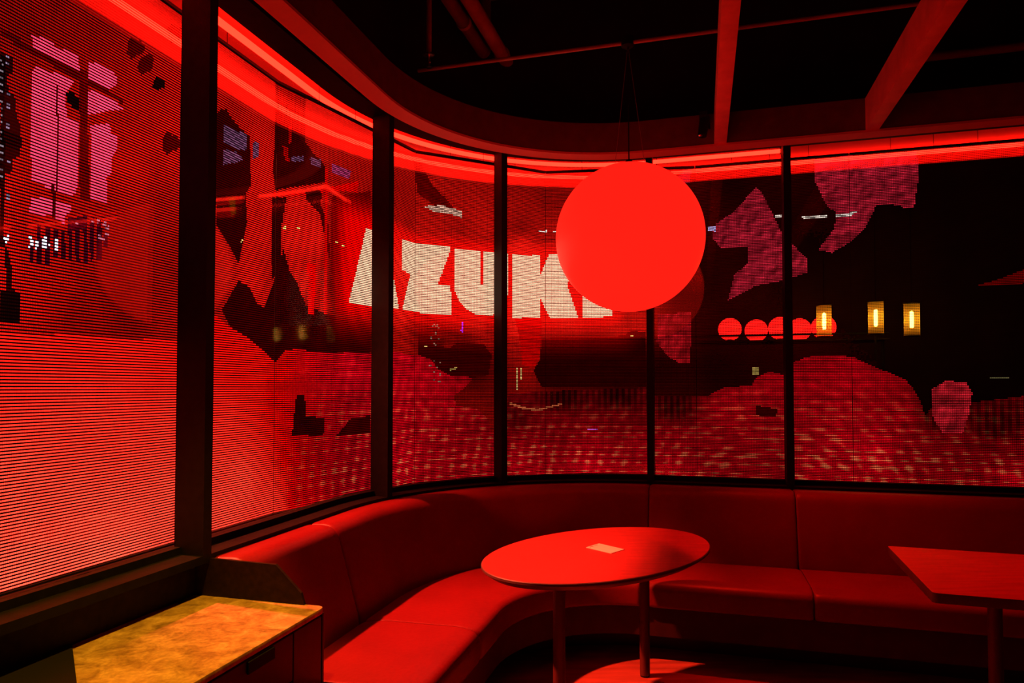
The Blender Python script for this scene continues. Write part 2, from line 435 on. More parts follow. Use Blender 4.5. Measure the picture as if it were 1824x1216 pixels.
# ------------------------------------------------------------------ banquette round the corner
SEAT = .44
back_prof = round_poly([(.05, .12), (.05, .852), (.275, .862), (.400, .44), (.415, .12)], [0, .02, .075, .0, 0], 7)
seat_prof = round_poly([(.415, .30), (.415, .425), (.50, SEAT), (.90, SEAT + .006), (.985, SEAT - .012), (.985, .30)], [0, .01, .02, .05, .06, .02], 5)
base_prof = [(.415, .14), (.95, .14), (.95, .30), (.415, .30)]
kick_prof = [(.05, 0.0), (.74, 0.0), (.74, .14), (.415, .14), (.415, .12), (.05, .12)]
def banquette(a, b, label):
    p = W((a + b) / 2, .5)
    t = thing('banquette_section', label, 'banquette', (float(p[0]), float(p[1]), 0), 'banquette sections')
    sweep('back_cushion', back_prof, a + .002, b - .002, M['leather'], t, puff=.03)
    sweep('seat_cushion', seat_prof, a + .002, b - .002, M['leather'], t, puff=.03)
    sweep('seat_base', base_prof, a, b, M['plinth'], t)
    sweep('kick_board', kick_prof, a, b, M['plinth'], t)
banquette(-.985, -.33, 'short red leather banquette section beside the stone topped counter')
banquette(-.33, 2.50, 'long curved red leather banquette section round the corner behind the oval table')
banquette(2.50, 3.385, 'straight red leather banquette section between oval and square-cornered tables')
banquette(3.385, 5.6, 'red leather banquette section at the right, behind the square-cornered table')

# ------------------------------------------------------------------ oval table
tc_ = np.array([.419, 3.211]); ta = radians(43.6); ra, rb = .653, .416; TZ = .74
t = thing('oval_table', 'oval red lit wooden table in front of the curved banquette', 'table', (float(tc_[0]), float(tc_[1]), 0))
def ell(k=0.0, n=72):
    return [(tc_ + np.array([cos(ta) * (ra - k) * cos(w) - sin(ta) * (rb - k) * sin(w), sin(ta) * (ra - k) * cos(w) + cos(ta) * (rb - k) * sin(w)])) for w in np.linspace(0, 2 * pi, n, endpoint=False)]
v = []; f = []; rings = [(.004, TZ), (0, TZ - .003), (0, TZ - .012), (.004, TZ - .016), (.035, TZ - .036), (.05, TZ - .038)]
for k, z in rings: v += [(p[0], p[1], z) for p in ell(k)]
n = 72
for i in range(len(rings) - 1):
    for j in range(n): f.append((i * n + j, i * n + (j + 1) % n, (i + 1) * n + (j + 1) % n, (i + 1) * n + j))
f.append(tuple(range(n))); f.append(tuple((len(rings) - 1) * n + j for j in range(n)))
o = from_lists('table_top', v, f, [M['wood'], M['edge']], t); smooth_by_angle(o, 30)
for p in o.data.polygons: p.material_index = 0 if (p.normal.z > .9) else 1
def leg(x, y, z1, par):
    lg = tube('leg', (x, y, .008), (x, y, z1), .026, M['leg'], par, 24)
    lathe('foot', [(0, .008), (.024, .008), (.024, 0), (0, 0)], (x, y, 0), M['black'], lg, 20)
    lathe('mounting_plate', [(0, z1), (.075, z1), (.075, z1 - .006), (0, z1 - .006)], (x, y, 0), M['black'], lg, 24)
leg(.692, 3.60, TZ - .038, t); leg(.200, 2.93, TZ - .038, t)
# card on the table
cq = [(.352, 3.266), (.424, 3.348), (.527, 3.226), (.455, 3.150)]
t = thing('menu_card', 'small pale card lying on the oval table', 'card', (.44, 3.25, TZ))
prism('card', cq, TZ, TZ + .0025, M['card'], t)
cu = (np.array(cq[1]) - np.array(cq[0])); cv = (np.array(cq[3]) - np.array(cq[0]))
def on_card(a, b): return np.array(cq[0]) + a * cu + b * cv
for k, (a0, a1, b0, b1) in enumerate([(.12, .38, .07, .11), (.46, .74, .07, .09)]):
    prism('printed_line', [on_card(a0, b0), on_card(a1, b0), on_card(a1, b1), on_card(a0, b1)], TZ + .0025, TZ + .0028, M['ink'], t)

# ------------------------------------------------------------------ square-cornered table at the right
ang = radians(-18.0); du = np.array([cos(ang), sin(ang)]); dv = np.array([-sin(ang), cos(ang)])
p0 = np.array([1.560, 2.555])
t = thing('rectangular_table', 'straight-edged red lit table cut off by the right edge', 'table', (float(p0[0] + .6 * du[0] + .4 * dv[0]), float(p0[1] + .6 * du[1] + .4 * dv[1]), 0))
cs = [p0, p0 + 1.3 * du, p0 + 1.3 * du + .79 * dv, p0 + .79 * dv]
o = prism('table_top', round_poly([tuple(c) for c in cs], .02, 4), TZ - .038, TZ, [M['wood'], M['edge']], t, bevel=.002)
for p in o.data.polygons: p.material_index = 0 if (p.normal.z > .9) else 1
for al in (.30, 1.0):
    q = p0 + al * du + .34 * dv
    leg(float(q[0]), float(q[1]), TZ - .038, t)

# ------------------------------------------------------------------ service counter
CA, CB = -2.75, -1.0; CO0, CO1 = .05, .615; CZ = .715
def cbox(name, a, b, o0, o1, z0, z1, m, parent, bevel=0.0):
    p = W((a + b) / 2, (o0 + o1) / 2)
    return box(name, (float(p[0]), float(p[1]), (z0 + z1) / 2), (o1 - o0, b - a, z1 - z0), m, parent, rotz=A - pi / 2, bevel=bevel)
p = W(-1.8, .33)
t = thing('service_counter', 'dark waiter station with amber lit stone top and low dark screens', 'counter', (float(p[0]), float(p[1]), 0))
cbox('cabinet_body', CA, CB - .012, CO0, CO1 - .022, .06, CZ - .022, M['cabinet'], t)
cbox('plinth', CA, CB - .03, CO0, CO1 - .08, 0, .06, M['plinth'], t)
cbox('end_panel', CB - .012, CB, CO0, CO1 - .004, 0, CZ - .022, M['cabinet'], t, .002)
slabpts = [W(CA, CO0 + .015), W(CA, CO1), W(CB, CO1), W(CB, CO0 + .015)]
prism('stone_top', round_poly([tuple(q) for q in slabpts], [0, .01, .03, 0], 6), CZ - .022, CZ, M['marble'], t, bevel=.003)
cbox('back_screen', CA, CB, CO0, CO0 + .014, CZ - .022, .857, M['panel'], t)
ep = [(CO0 + .014, CZ), (CO0 + .014, .857), (.415, .852), (.522, .757), (.536, CZ)]
v = [W3(CB - .012, o_, z_) for o_, z_ in ep] + [W3(CB, o_, z_) for o_, z_ in ep]
f = [(0, 1, 2, 3, 4), (9, 8, 7, 6, 5)] + [(i, (i + 1) % 5, 5 + (i + 1) % 5, 5 + i) for i in range(5)]
from_lists('end_screen', v, f, M['panel'], t)
for a_, b_ in ((-1.19, -1.02), (-1.62, -1.196), (-2.15, -1.626), (-2.70, -2.156)):
    w_ = b_ - a_
    if w_ < .3:
        cbox('filler_panel', a_, b_, CO1 - .022, CO1 - .004, .08, CZ - .03, M['cabinet'], t, .002); continue
    d = cbox('drawer_front', a_, b_, CO1 - .022, CO1 - .004, .53, CZ - .03, M['cabinet'], t, .002)
    c_ = -1.37 if a_ == -1.62 else (a_ + b_) / 2
    cbox('handle', c_ - .065, c_ + .065, CO1 - .004, CO1 + .004, .645, .682, M['black'], d, .002)
    d = cbox('door', a_, b_, CO1 - .022, CO1 - .004, .08, .525, M['cabinet'], t, .002)
    cbox('handle', c_ - .065, c_ + .065, CO1 - .004, CO1 + .004, .46, .50, M['black'], d, .002)
# thin black sheet covering the near end of the counter top
mp = [W(-1.54, CO0 + .02), W(-1.755, .327), W(-2.05, .60), W(-2.45, .60), W(-2.45, CO0 + .02)]
tag(prism('bar_mat', mp, CZ, CZ + .006, M['black'], bevel=.002), 'black rubber mat at the near end of the stone counter top', 'mat')
# assumed warm downlight, added out of view to light the counter top
lp = W(-1.62, .62); LZ = 2.75
t = thing('counter_downlight', 'amber ceiling spotlight over the stone topped counter', 'spotlight', (float(lp[0]), float(lp[1]), LZ))
lathe('housing', [(0, .16), (.04, .16), (.045, .14), (.045, 0), (.038, 0), (.038, .03), (0, .03)], (float(lp[0]), float(lp[1]), LZ), M['black'], t, 24)
tube('stem', (float(lp[0]), float(lp[1]), LZ + .16), (float(lp[0]), float(lp[1]), 4.25), .01, M['black'], t, 10)
ld = bpy.data.lights.new('amber_beam', 'SPOT'); ld.energy = 190; ld.color = (1.0, .42, .014); ld.spot_size = radians(44); ld.spot_blend = .7; ld.shadow_soft_size = .03
lo = bpy.data.objects.new('amber_beam', ld); col.objects.link(lo); lo.parent = t
lo.location = (float(lp[0]), float(lp[1]), LZ + .01)
aim = Vector((*map(float, W(-1.45, .33)), CZ)) - Vector(lo.location)
lo.rotation_euler = aim.to_track_quat('-Z', 'Y').to_euler()

# ------------------------------------------------------------------ strip light under the canopy outside
t = thing('canopy_strip_light', 'continuous glowing red strip light under the canopy outside the glass', 'strip light', W3(.5, -.10, 3.13))
sweep('light_strip', [(-.085, 3.092), (-.110, 3.092), (-.110, 3.112), (-.085, 3.112)], -4.5, 3.36, M['strip'], t, step=.05)
sweep('light_strip', [(-.40, 3.10), (-.425, 3.10), (-.425, 3.12), (-.40, 3.12)], -4.5, 6.5, M['strip'], t, step=.05)  # second strip, added out of sight to brighten the canopy
cp = sweep('end_cap', [(-.08, 3.087), (-.115, 3.087), (-.115, 3.15), (-.08, 3.15)], 3.36, 3.39, M['black'], t)

# ------------------------------------------------------------------ assumed red floodlight, added unseen in the street to light table and left banquette
fp = Vector((-3.0, 3.30, 4.5)); aim = Vector((.0, 3.1, .45)) - fp
t = thing('street_floodlight', 'red floodlight on a post in the street beyond the left windows', 'floodlight', (fp.x - .25, fp.y, -.3))
tube('post', (fp.x - .25, fp.y, -.3), (fp.x - .25, fp.y, fp.z + .1), .045, M['black'], t, 16)
tube('arm', (fp.x - .25, fp.y, fp.z + .05), (fp.x - .06, fp.y, fp.z + .03), .018, M['black'], t, 12)
hd = aim.normalized()
tube('lamp_head', fp - hd * .16, fp - hd * .01, .06, M['black'], t, 24, .09)
tube('lens', fp - hd * .01, fp - hd * .006, .085, M['globe2'], t, 24)
fd = bpy.data.lights.new('flood_beam', 'SPOT'); fd.energy = 8200; fd.color = (1.0, .10, .04); fd.spot_size = radians(37); fd.spot_blend = 1.0; fd.shadow_soft_size = .07
fo = bpy.data.objects.new('flood_beam', fd); col.objects.link(fo); fo.parent = t; fo.location = fp; fo.rotation_euler = aim.to_track_quat('-Z', 'Y').to_euler()

# ------------------------------------------------------------------ lamps across the street, standing in for reflections of lamps in the room
def at_r(al, out, z):
    p = TR + al * RD - out * NR; return (float(p[0]), float(p[1]), z)
t = thing('shelf_rail', 'thin dark rail in front of the row of small red globe lamps', 'rail', at_r(1.1, 4.7, 2.0))
tube('rail', at_r(-.3, 4.7, 2.185), at_r(2.6, 4.7, 2.185), .013, M['black'], t, 10)
for al in (-.2, .15, 2.45): tube('post', at_r(al, 4.7, -.3), at_r(al, 4.7, 2.19), .012, M['black'], t, 10)
box('shelf', at_r(1.15, 5.15, 2.125), (3.0, .64, .02), M['facade'], t, rotz=A - pi / 2)
for al in (-.3, 2.6): tube('bracket', at_r(al, 5.0, -.3), at_r(al, 5.0, 2.12), .02, M['black'], t, 10)
LAMPS = [(0.711, 5.0, 2.298), (1.075, 5.3, 2.298), (1.36, 5.0, 2.298), (1.637, 5.3, 2.298), (1.896, 5.0, 2.298)]
words = ['leftmost small red globe lamp of the row outside the right window', 'second small red globe lamp from the left in the row outside', 'middle small red globe lamp of the row outside', 'fourth small red globe lamp in the row outside, right of the mullion', 'rightmost small red globe lamp of the row, behind an amber tube lantern']
for (al, out, zc), lb in zip(LAMPS, words):
    c = at_r(al, out, zc)
    t = thing('globe_table_lamp', lb, 'lamp', (c[0], c[1], 2.135), 'row of small red globe lamps')
    bm = bmesh.new(); bmesh.ops.create_uvsphere(bm, u_segments=32, v_segments=16, radius=.155); bmesh.ops.translate(bm, vec=c, verts=bm.verts)
    me = bpy.data.meshes.new('globe_shade'); bm.to_mesh(me); bm.free(); link('globe_shade', me, M['globe2'], t, True)
    lathe('base', [(0, .03), (.05, .03), (.06, 0), (0, 0)], (c[0], c[1], 2.135), M['black'], t, 20)
words = ['amber tube lantern in front of the rightmost small red globe', 'brightest amber tube lantern, middle of the three outside', 'rightmost amber tube lantern outside the right window']
for (al, zc), lb in zip(((1.791, 2.315), (2.366, 2.341), (2.754, 2.310)), words):
    c = at_r(al, 4.3, zc)
    t = thing('tube_lantern', lb, 'lantern', (c[0], c[1], zc - .2), 'amber tube lanterns')
    lathe('glass_tube', [(.085, -.19), (.085, .19)], c, M['amber_glass'], t, 28)
    lathe('light_tube', [(0, -.105), (.02, -.095), (.022, 0), (.02, .095), (0, .105)], c, M['filament'], t, 16)
    lathe('bottom_cap', [(0, -.19), (.09, -.19), (.09, -.205), (0, -.205)], c, M['black'], t, 24)
    lathe('top_cap', [(0, .215), (.03, .21), (.09, .205), (.09, .19), (0, .19)], c, M['black'], t, 24)
    tube('stem', (c[0], c[1], zc - .19), (c[0], c[1], zc - .10), .006, M['black'], t, 8)
    tube('hanging_rod', (c[0], c[1], zc + .21), (c[0], c[1], 4.6), .005, M['black'], t, 8)
tag(box('lantern_canopy', at_r(2.3, 4.3, 4.65), (1.8, .3, .1), M['black'], rotz=A - pi / 2), 'dark beam carrying the three amber tube lanterns outside', 'beam')

# ------------------------------------------------------------------ pixel screen curtain outside the glass
# picture on the screens, with stray light streaks and a reflection painted in: u is metres along the curtain from its left end, z metres above the floor
SKY = [(1.299,2.678,0.22),(1.559,2.818,0.24),(1.947,3.027,0.3),(1.951,2.798,0.33),(1.303,2.501,0.3),(1.457,2.515,0.38),(1.812,2.559,0.42),(1.958,2.478,0.48),(1.765,2.283,0.5),(1.963,2.227,0.35),(1.31,2.184,0.4),(1.513,1.863,0.42),(1.356,1.767,0.42),(1.827,1.845,0.27),(1.582,1.725,0.25),(2.003,1.741,0.3),(1.776,1.732,0.22),(1.695,1.952,0.28),(1.998,1.982,0.3),(1.822,2.083,0.32),(1.626,1.819,0.25),(2.287,2.952,0.36),(2.531,2.98,0.38),(2.29,2.798,0.38),(2.58,2.72,0.5),(2.54,2.485,0.55),(2.588,2.248,0.6),(2.505,2.012,0.6),(2.64,1.92,0.55),(2.945,2.995,0.36),(3.21,3.024,0.38),(3.356,2.973,0.33),(3.032,2.806,0.33),(3.309,2.69,0.33),(2.794,2.29,0.75),(2.953,2.321,0.8),(2.875,2.066,0.6),(3.02,1.962,0.5),(3.217,2.308,0.15),(3.36,2.535,0.12),(3.174,2.043,0.12),(3.318,1.796,0.07),(2.959,1.773,0.03),(2.724,1.815,0.03),(3.735,2.948,0.3),(4.013,2.892,0.36),(4.299,2.853,0.33),(3.738,2.62,0.3),(3.935,2.506,0.5),(4.342,2.624,0.4),(3.712,2.253,1.3),(3.714,1.966,1.0),(4.301,1.942,0.6),(3.938,1.871,0.25),(4.096,1.783,0.2),(4.343,1.847,0.35),(4.26,1.691,0.02),(4.017,1.754,0.06),(3.744,1.781,0.3),(4.602,2.932,0.25),(4.87,2.92,0.2),(4.646,2.656,0.2),(4.87,2.594,0.3),(4.646,2.496,0.8),(4.989,1.975,0.9),(4.646,1.937,0.8),(4.691,1.699,0.25),(4.949,1.842,0.2),(5.348,1.931,0.5),(5.505,1.958,0.4),(5.188,1.7,0.03),(4.948,1.621,0.04),(5.425,1.619,0.02),(5.668,2.935,0.04),(5.902,2.967,0.04),(5.744,2.652,0.035),(6.128,2.948,0.008),(6.302,1.847,0.006),(6.042,1.656,0.006),(5.659,1.619,0.012),(6.662,2.218,0.002),(7.171,2.197,0.001),(7.656,2.535,0.001),(7.487,1.823,0.001),(7.793,1.641,0.001),(7.18,2.825,0.002),(7.662,2.895,0.002),(5.934,2.249,0.012),(6.416,2.421,0.004)]
GROUND = [(1.323,1.588,0.95),(1.584,1.637,0.85),(1.975,1.613,0.75),(1.589,1.383,1.25),(1.98,1.364,1.05),(1.332,1.22,1.7),(1.595,1.09,1.7),(1.987,1.025,1.4),(1.339,0.872,2.1),(1.718,0.866,1.9),(2.31,1.728,0.6),(2.471,1.58,0.55),(2.317,1.323,0.85),(2.439,1.055,1.15),(2.325,0.894,1.25),(2.657,0.914,0.85),(2.729,1.472,0.42),(2.961,1.591,0.45),(3.225,1.597,0.45),(2.964,1.349,0.3),(3.323,1.303,0.3),(2.966,1.168,0.3),(3.14,0.997,0.28),(3.326,0.943,0.32),(2.888,0.938,0.35),(3.745,1.644,0.45),(3.747,1.392,0.42),(4.018,1.463,0.35),(3.94,1.242,0.33),(3.75,1.034,0.45),(4.098,1.125,0.27),(4.302,1.194,0.22),(4.302,1.004,0.3),(4.179,0.896,0.27),(4.602,1.303,0.1),(4.948,1.46,0.03),(5.345,1.46,0.03),(4.948,1.22,0.2),(5.345,1.262,0.15),(4.735,1.063,0.3),(5.146,1.062,0.33),(5.5,1.065,0.3),(4.646,0.968,0.4),(5.146,0.942,0.55),(5.735,1.382,0.04),(5.734,1.146,0.25),(5.732,0.95,0.35),(5.925,1.07,0.2),(6.298,1.462,0.28),(6.296,1.232,0.25),(6.111,0.997,0.2),(6.436,0.931,0.2),(6.114,1.345,0.28),(6.62,1.613,0.25),(6.825,1.463,0.33),(7.027,1.463,0.28),(7.157,1.318,0.28),(6.821,1.166,0.4),(7.022,1.096,0.42),(6.647,0.975,0.35),(7.284,1.103,0.2),(7.475,1.143,0.16),(7.472,0.929,0.2),(7.784,1.115,0.16),(7.78,0.94,0.33),(7.726,1.271,0.05),(7.416,1.339,0.03)]
GROUND_TOP = [(1.187,1.664),(1.583,1.682),(2.019,1.691),(2.253,1.819),(2.347,1.777),(2.468,1.74),(2.598,1.68),(2.69,1.628),(2.756,1.688),(2.84,1.706),(2.96,1.691),(3.418,1.705),(3.631,1.722),(3.88,1.714),(3.97,1.686),(4.009,1.631),(4.097,1.583),(4.272,1.569),(4.211,1.5),(4.13,1.444),(4.146,1.379),(4.302,1.355),(4.377,1.288),(4.411,1.183),(4.514,1.285),(4.545,1.461),(5.542,1.5),(5.6,1.441),(5.973,1.442),(5.996,1.461),(6.078,1.5),(6.262,1.516),(6.284,1.569),(6.372,1.611),(6.479,1.584),(6.522,1.671),(6.621,1.708),(6.76,1.717),(6.896,1.705),(6.98,1.655),(7.096,1.603),(7.2,1.555),(7.242,1.5),(7.289,1.41),(7.313,1.32),(7.352,1.374),(7.862,1.448),(7.97,1.455)]
SHAPES = [
    ((0.95,0.04,0.1),[(1.365,2.643),(1.438,2.648),(1.454,2.643),(1.54,2.649),(1.545,2.596),(1.493,2.588),(1.425,2.58),(1.376,2.594)]),
    ((0.95,0.04,0.1),[(1.377,2.539),(1.456,2.552),(1.524,2.559),(1.495,2.493),(1.497,2.416),(1.545,2.423),(1.548,2.259),(1.541,2.174),(1.524,2.154),(1.465,2.157),(1.377,2.165),(1.373,2.277),(1.374,2.405),(1.369,2.476)]),
    ((0.95,0.04,0.1),[(1.58,2.652),(1.644,2.661),(1.705,2.654),(1.701,2.616),(1.669,2.59),(1.582,2.583)]),
    ((0.95,0.04,0.1),[(1.583,2.549),(1.646,2.559),(1.728,2.547),(1.733,2.539),(1.659,2.503),(1.612,2.474),(1.58,2.462)]),
    ((0.95,0.04,0.1),[(1.594,2.429),(1.672,2.463),(1.68,2.428),(1.71,2.435),(1.706,2.381),(1.682,2.331),(1.683,2.28),(1.664,2.262),(1.666,2.164),(1.6,2.171)]),
    ((0.95,0.04,0.1),[(1.377,2.11),(1.441,2.128),(1.525,2.125),(1.519,2.104),(1.498,2.08),(1.496,2.051),(1.457,2.07),(1.372,2.058)]),
    ((0.1,0,0),[(1.266,2.586),(1.376,2.575),(1.524,2.567),(1.733,2.56),(1.733,2.575),(1.541,2.594),(1.395,2.599),(1.265,2.607)]),
    ((0.06,0,0),[(1.448,2.171),(1.46,2.174),(1.467,2.063),(1.455,2.06)]),
    ((0.08,0,0),[(1.459,2.516),(1.465,2.518),(1.473,2.159),(1.467,2.157)]),
    ((0.12,0,0),[(1.545,2.602),(1.577,2.617),(1.58,2.448),(1.596,2.153),(1.555,2.153)]),
    ((0.001,0,0),[(1.495,2.502),(1.512,2.513),(1.543,2.503),(1.544,2.464),(1.531,2.458),(1.5,2.475)]),
    ((0.02,0,0),[(1.267,2.534),(1.299,2.538),(1.31,2.522),(1.307,2.489),(1.289,2.469),(1.298,2.419),(1.316,2.418),(1.321,2.366),(1.336,2.327),(1.341,2.284),(1.338,2.233),(1.313,2.212),(1.317,2.178),(1.289,2.16),(1.293,1.969),(1.31,1.709),(1.348,1.709),(1.344,1.798),(1.322,1.807),(1.317,1.886),(1.301,1.935),(1.28,1.931)]),
    ((0.001,0,0),[(1.283,1.793),(1.346,1.794),(1.346,1.707),(1.285,1.705)]),
    ((0.001,0,0),[(1.267,2.529),(1.283,2.527),(1.29,2.143),(1.276,2.139)]),
    ((0.16,0.1,0.16),[(1.286,2.533),(1.299,2.535),(1.299,2.524),(1.286,2.522)]),
    ((0.16,0.1,0.16),[(1.287,2.515),(1.299,2.517),(1.299,2.507),(1.287,2.505)]),
    ((0.16,0.1,0.16),[(1.289,2.414),(1.301,2.415),(1.302,2.405),(1.289,2.403)]),
    ((0.16,0.1,0.16),[(1.289,2.389),(1.302,2.391),(1.302,2.38),(1.29,2.379)]),
    ((0.16,0.1,0.16),[(1.29,2.372),(1.302,2.373),(1.303,2.362),(1.29,2.361)]),
    ((0.16,0.1,0.16),[(1.291,2.328),(1.303,2.329),(1.303,2.319),(1.291,2.317)]),
    ((0.16,0.1,0.16),[(1.291,2.31),(1.304,2.311),(1.304,2.301),(1.291,2.3)]),
    ((0.16,0.1,0.16),[(1.294,2.206),(1.306,2.206),(1.306,2.196),(1.294,2.195)]),
    ((0.16,0.1,0.16),[(1.296,2.101),(1.308,2.101),(1.309,2.09),(1.296,2.09)]),
    ((0.16,0.1,0.16),[(1.296,2.089),(1.309,2.088),(1.309,2.078),(1.296,2.078)]),
    ((0.12,0.09,0.11),[(1.267,2.516),(1.276,2.517),(1.276,2.508),(1.267,2.508)]),
    ((0.12,0.09,0.11),[(1.268,2.497),(1.276,2.498),(1.277,2.489),(1.268,2.489)]),
    ((0.12,0.09,0.11),[(1.268,2.478),(1.277,2.479),(1.277,2.47),(1.268,2.47)]),
    ((0.12,0.09,0.11),[(1.268,2.459),(1.277,2.46),(1.277,2.451),(1.269,2.451)]),
    ((0.12,0.09,0.11),[(1.269,2.44),(1.278,2.44),(1.278,2.432),(1.269,2.431)]),
    ((0.12,0.09,0.11),[(1.269,2.421),(1.278,2.421),(1.278,2.413),(1.269,2.412)]),
    ((0.12,0.09,0.11),[(1.27,2.402),(1.278,2.402),(1.279,2.393),(1.27,2.393)]),
    ((0.12,0.09,0.11),[(1.27,2.383),(1.279,2.383),(1.279,2.374),(1.27,2.374)]),
    ((0.12,0.09,0.11),[(1.271,2.364),(1.279,2.364),(1.28,2.355),(1.271,2.355)]),
    ((0.12,0.09,0.11),[(1.271,2.345),(1.28,2.345),(1.28,2.336),(1.271,2.336)]),
    ((0.12,0.09,0.11),[(1.271,2.326),(1.28,2.326),(1.28,2.317),(1.272,2.317)]),
    ((0.12,0.09,0.11),[(1.272,2.307),(1.281,2.306),(1.281,2.298),(1.272,2.298)]),
    ((0.12,0.09,0.11),[(1.272,2.288),(1.281,2.287),(1.281,2.279),(1.272,2.279)]),
    ((0.12,0.09,0.11),[(1.273,2.269),(1.281,2.268),(1.282,2.26),(1.273,2.26)]),
    ((0.12,0.09,0.11),[(1.273,2.25),(1.282,2.249),(1.282,2.24),(1.273,2.241)]),
    ((0.12,0.09,0.11),[(1.274,2.23),(1.282,2.23),(1.283,2.221),(1.274,2.222)]),
    ((0.12,0.09,0.11),[(1.274,2.211),(1.283,2.211),(1.283,2.202),(1.274,2.203)]),
    ((0.12,0.09,0.11),[(1.274,2.192),(1.283,2.192),(1.283,2.183),(1.275,2.184)]),
    ((0.12,0.09,0.11),[(1.275,2.173),(1.284,2.173),(1.284,2.164),(1.275,2.165)]),
    ((0.12,0.09,0.11),[(1.275,2.154),(1.284,2.153),(1.284,2.145),(1.275,2.146)]),
    ((0.07,0,0),[(1.834,2.822),(1.816,2.786),(1.791,2.772),(1.766,2.746),(1.742,2.759),(1.748,2.78),(1.746,2.797),(1.763,2.831),(1.791,2.83),(1.809,2.837)]),
    ((0.004,0,0),[(1.937,2.727),(1.935,2.707),(1.911,2.695),(1.894,2.678),(1.871,2.686),(1.873,2.699),(1.882,2.716),(1.89,2.738),(1.913,2.738),(1.922,2.74)]),
    ((0.07,0,0),[(1.871,2.779),(1.873,2.762),(1.857,2.737),(1.832,2.732),(1.815,2.732),(1.794,2.744),(1.81,2.773),(1.832,2.791),(1.855,2.807),(1.878,2.801)]),
    ((0.07,0,0),[(2.032,2.978),(2.008,2.94),(1.992,2.929),(1.963,2.902),(1.947,2.918),(1.946,2.934),(1.938,2.947),(1.964,2.984),(1.988,2.984),(2.016,2.995)]),
    ((0.07,0,0),[(2.028,2.514),(2.005,2.478),(1.979,2.465),(1.95,2.442),(1.924,2.458),(1.931,2.48),(1.926,2.498),(1.948,2.531),(1.978,2.529),(2.001,2.533)]),
    ((0.07,0,0),[(1.847,2.746),(1.841,2.727),(1.833,2.721),(1.814,2.704),(1.806,2.716),(1.792,2.721),(1.797,2.735),(1.816,2.759),(1.83,2.757),(1.85,2.764)]),
    ((0.035,0,0.003),[(1.377,1.95),(1.39,1.953),(1.391,1.909),(1.377,1.906)]),
    ((0.035,0,0.003),[(1.399,2.025),(1.414,2.029),(1.417,1.907),(1.402,1.904)]),
    ((0.035,0,0.003),[(1.428,2.027),(1.446,2.031),(1.448,1.908),(1.43,1.905)]),
    ((0.035,0,0.003),[(1.457,2.025),(1.473,2.028),(1.475,1.935),(1.459,1.932)]),
    ((0.035,0,0.003),[(1.486,2.027),(1.501,2.03),(1.503,1.936),(1.488,1.933)]),
    ((0.035,0,0.003),[(1.513,2.04),(1.526,2.043),(1.529,1.936),(1.516,1.933)]),
    ((0.035,0,0.003),[(1.54,2.086),(1.557,2.09),(1.56,1.937),(1.543,1.934)]),
    ((0.035,0,0.003),[(1.57,2.098),(1.587,2.102),(1.59,1.94),(1.574,1.937)]),
    ((0.035,0,0.003),[(1.598,2.095),(1.612,2.098),(1.615,1.951),(1.601,1.949)]),
    ((0.035,0,0.003),[(1.626,2.101),(1.646,2.106),(1.649,1.955),(1.629,1.951)]),
    ((0.035,0,0.003),[(1.655,2.047),(1.673,2.051),(1.674,2.011),(1.656,2.008)]),
    ((0.035,0,0.003),[(1.512,2.079),(1.587,2.097),(1.588,2.052),(1.513,2.035)]),
    ((1.4,1.25,1.5),[(1.368,1.991),(1.374,1.992),(1.383,1.986),(1.389,1.974),(1.388,1.961),(1.378,1.949),(1.369,1.947),(1.37,1.951),(1.376,1.959),(1.376,1.972),(1.37,1.986)]),
    ((1.4,1.25,1.5),[(1.393,1.977),(1.416,1.979),(1.414,1.974),(1.404,1.972),(1.404,1.962),(1.408,1.952),(1.394,1.948),(1.397,1.958),(1.396,1.971)]),
    ((1.4,1.25,1.5),[(1.42,1.992),(1.434,1.995),(1.434,1.952),(1.421,1.95)]),
    ((1.4,1.25,1.5),[(1.438,1.976),(1.448,1.978),(1.448,1.962),(1.439,1.96)]),
    ((1.4,1.25,1.5),[(1.465,1.995),(1.476,1.995),(1.477,1.953),(1.455,1.951),(1.455,1.96),(1.463,1.961),(1.463,1.973),(1.453,1.979),(1.465,1.983)]),
    ((1.4,1.25,1.5),[(1.29,1.973),(1.293,1.966),(1.299,1.966),(1.305,1.976),(1.307,1.966),(1.306,1.954),(1.299,1.949),(1.291,1.952)]),
    ((1.4,1.25,1.5),[(1.279,1.976),(1.281,1.976),(1.282,1.969),(1.279,1.968)]),
    ((0.3,0.08,0.12),[(1.601,2.091),(1.615,2.094),(1.616,2.08),(1.602,2.077)]),
    ((0.3,0.08,0.12),[(1.624,2.101),(1.639,2.104),(1.639,2.09),(1.625,2.086)]),
    ((0.3,0.08,0.12),[(1.651,2.097),(1.665,2.1),(1.665,2.086),(1.651,2.082)]),
    ((0.3,0.08,0.12),[(1.663,2.085),(1.677,2.088),(1.678,2.074),(1.663,2.071)]),
    ((0.3,0.08,0.12),[(1.539,2.068),(1.552,2.071),(1.552,2.058),(1.539,2.055)]),
    ((0.3,0.08,0.12),[(1.63,2.045),(1.644,2.048),(1.645,2.034),(1.631,2.031)]),
    ((0.3,0.08,0.12),[(1.645,2.042),(1.659,2.045),(1.659,2.031),(1.645,2.028)]),
    ((0.3,0.08,0.12),[(1.661,2.064),(1.675,2.067),(1.676,2.053),(1.661,2.05)]),
    ((0.03,0,0),[(2.236,2.713),(2.265,2.75),(2.306,2.766),(2.337,2.739),(2.409,2.713),(2.472,2.698),(2.484,2.469),(2.447,2.418),(2.458,2.287),(2.401,2.076),(2.34,2.142),(2.245,2.224)]),
    ((0.1,0.03,0.07),[(2.285,2.688),(2.451,2.702),(2.452,2.627),(2.391,2.611),(2.286,2.604)]),
    ((0.12,0.03,0.07),[(2.287,2.578),(2.371,2.594),(2.432,2.577),(2.372,2.542),(2.288,2.507)]),
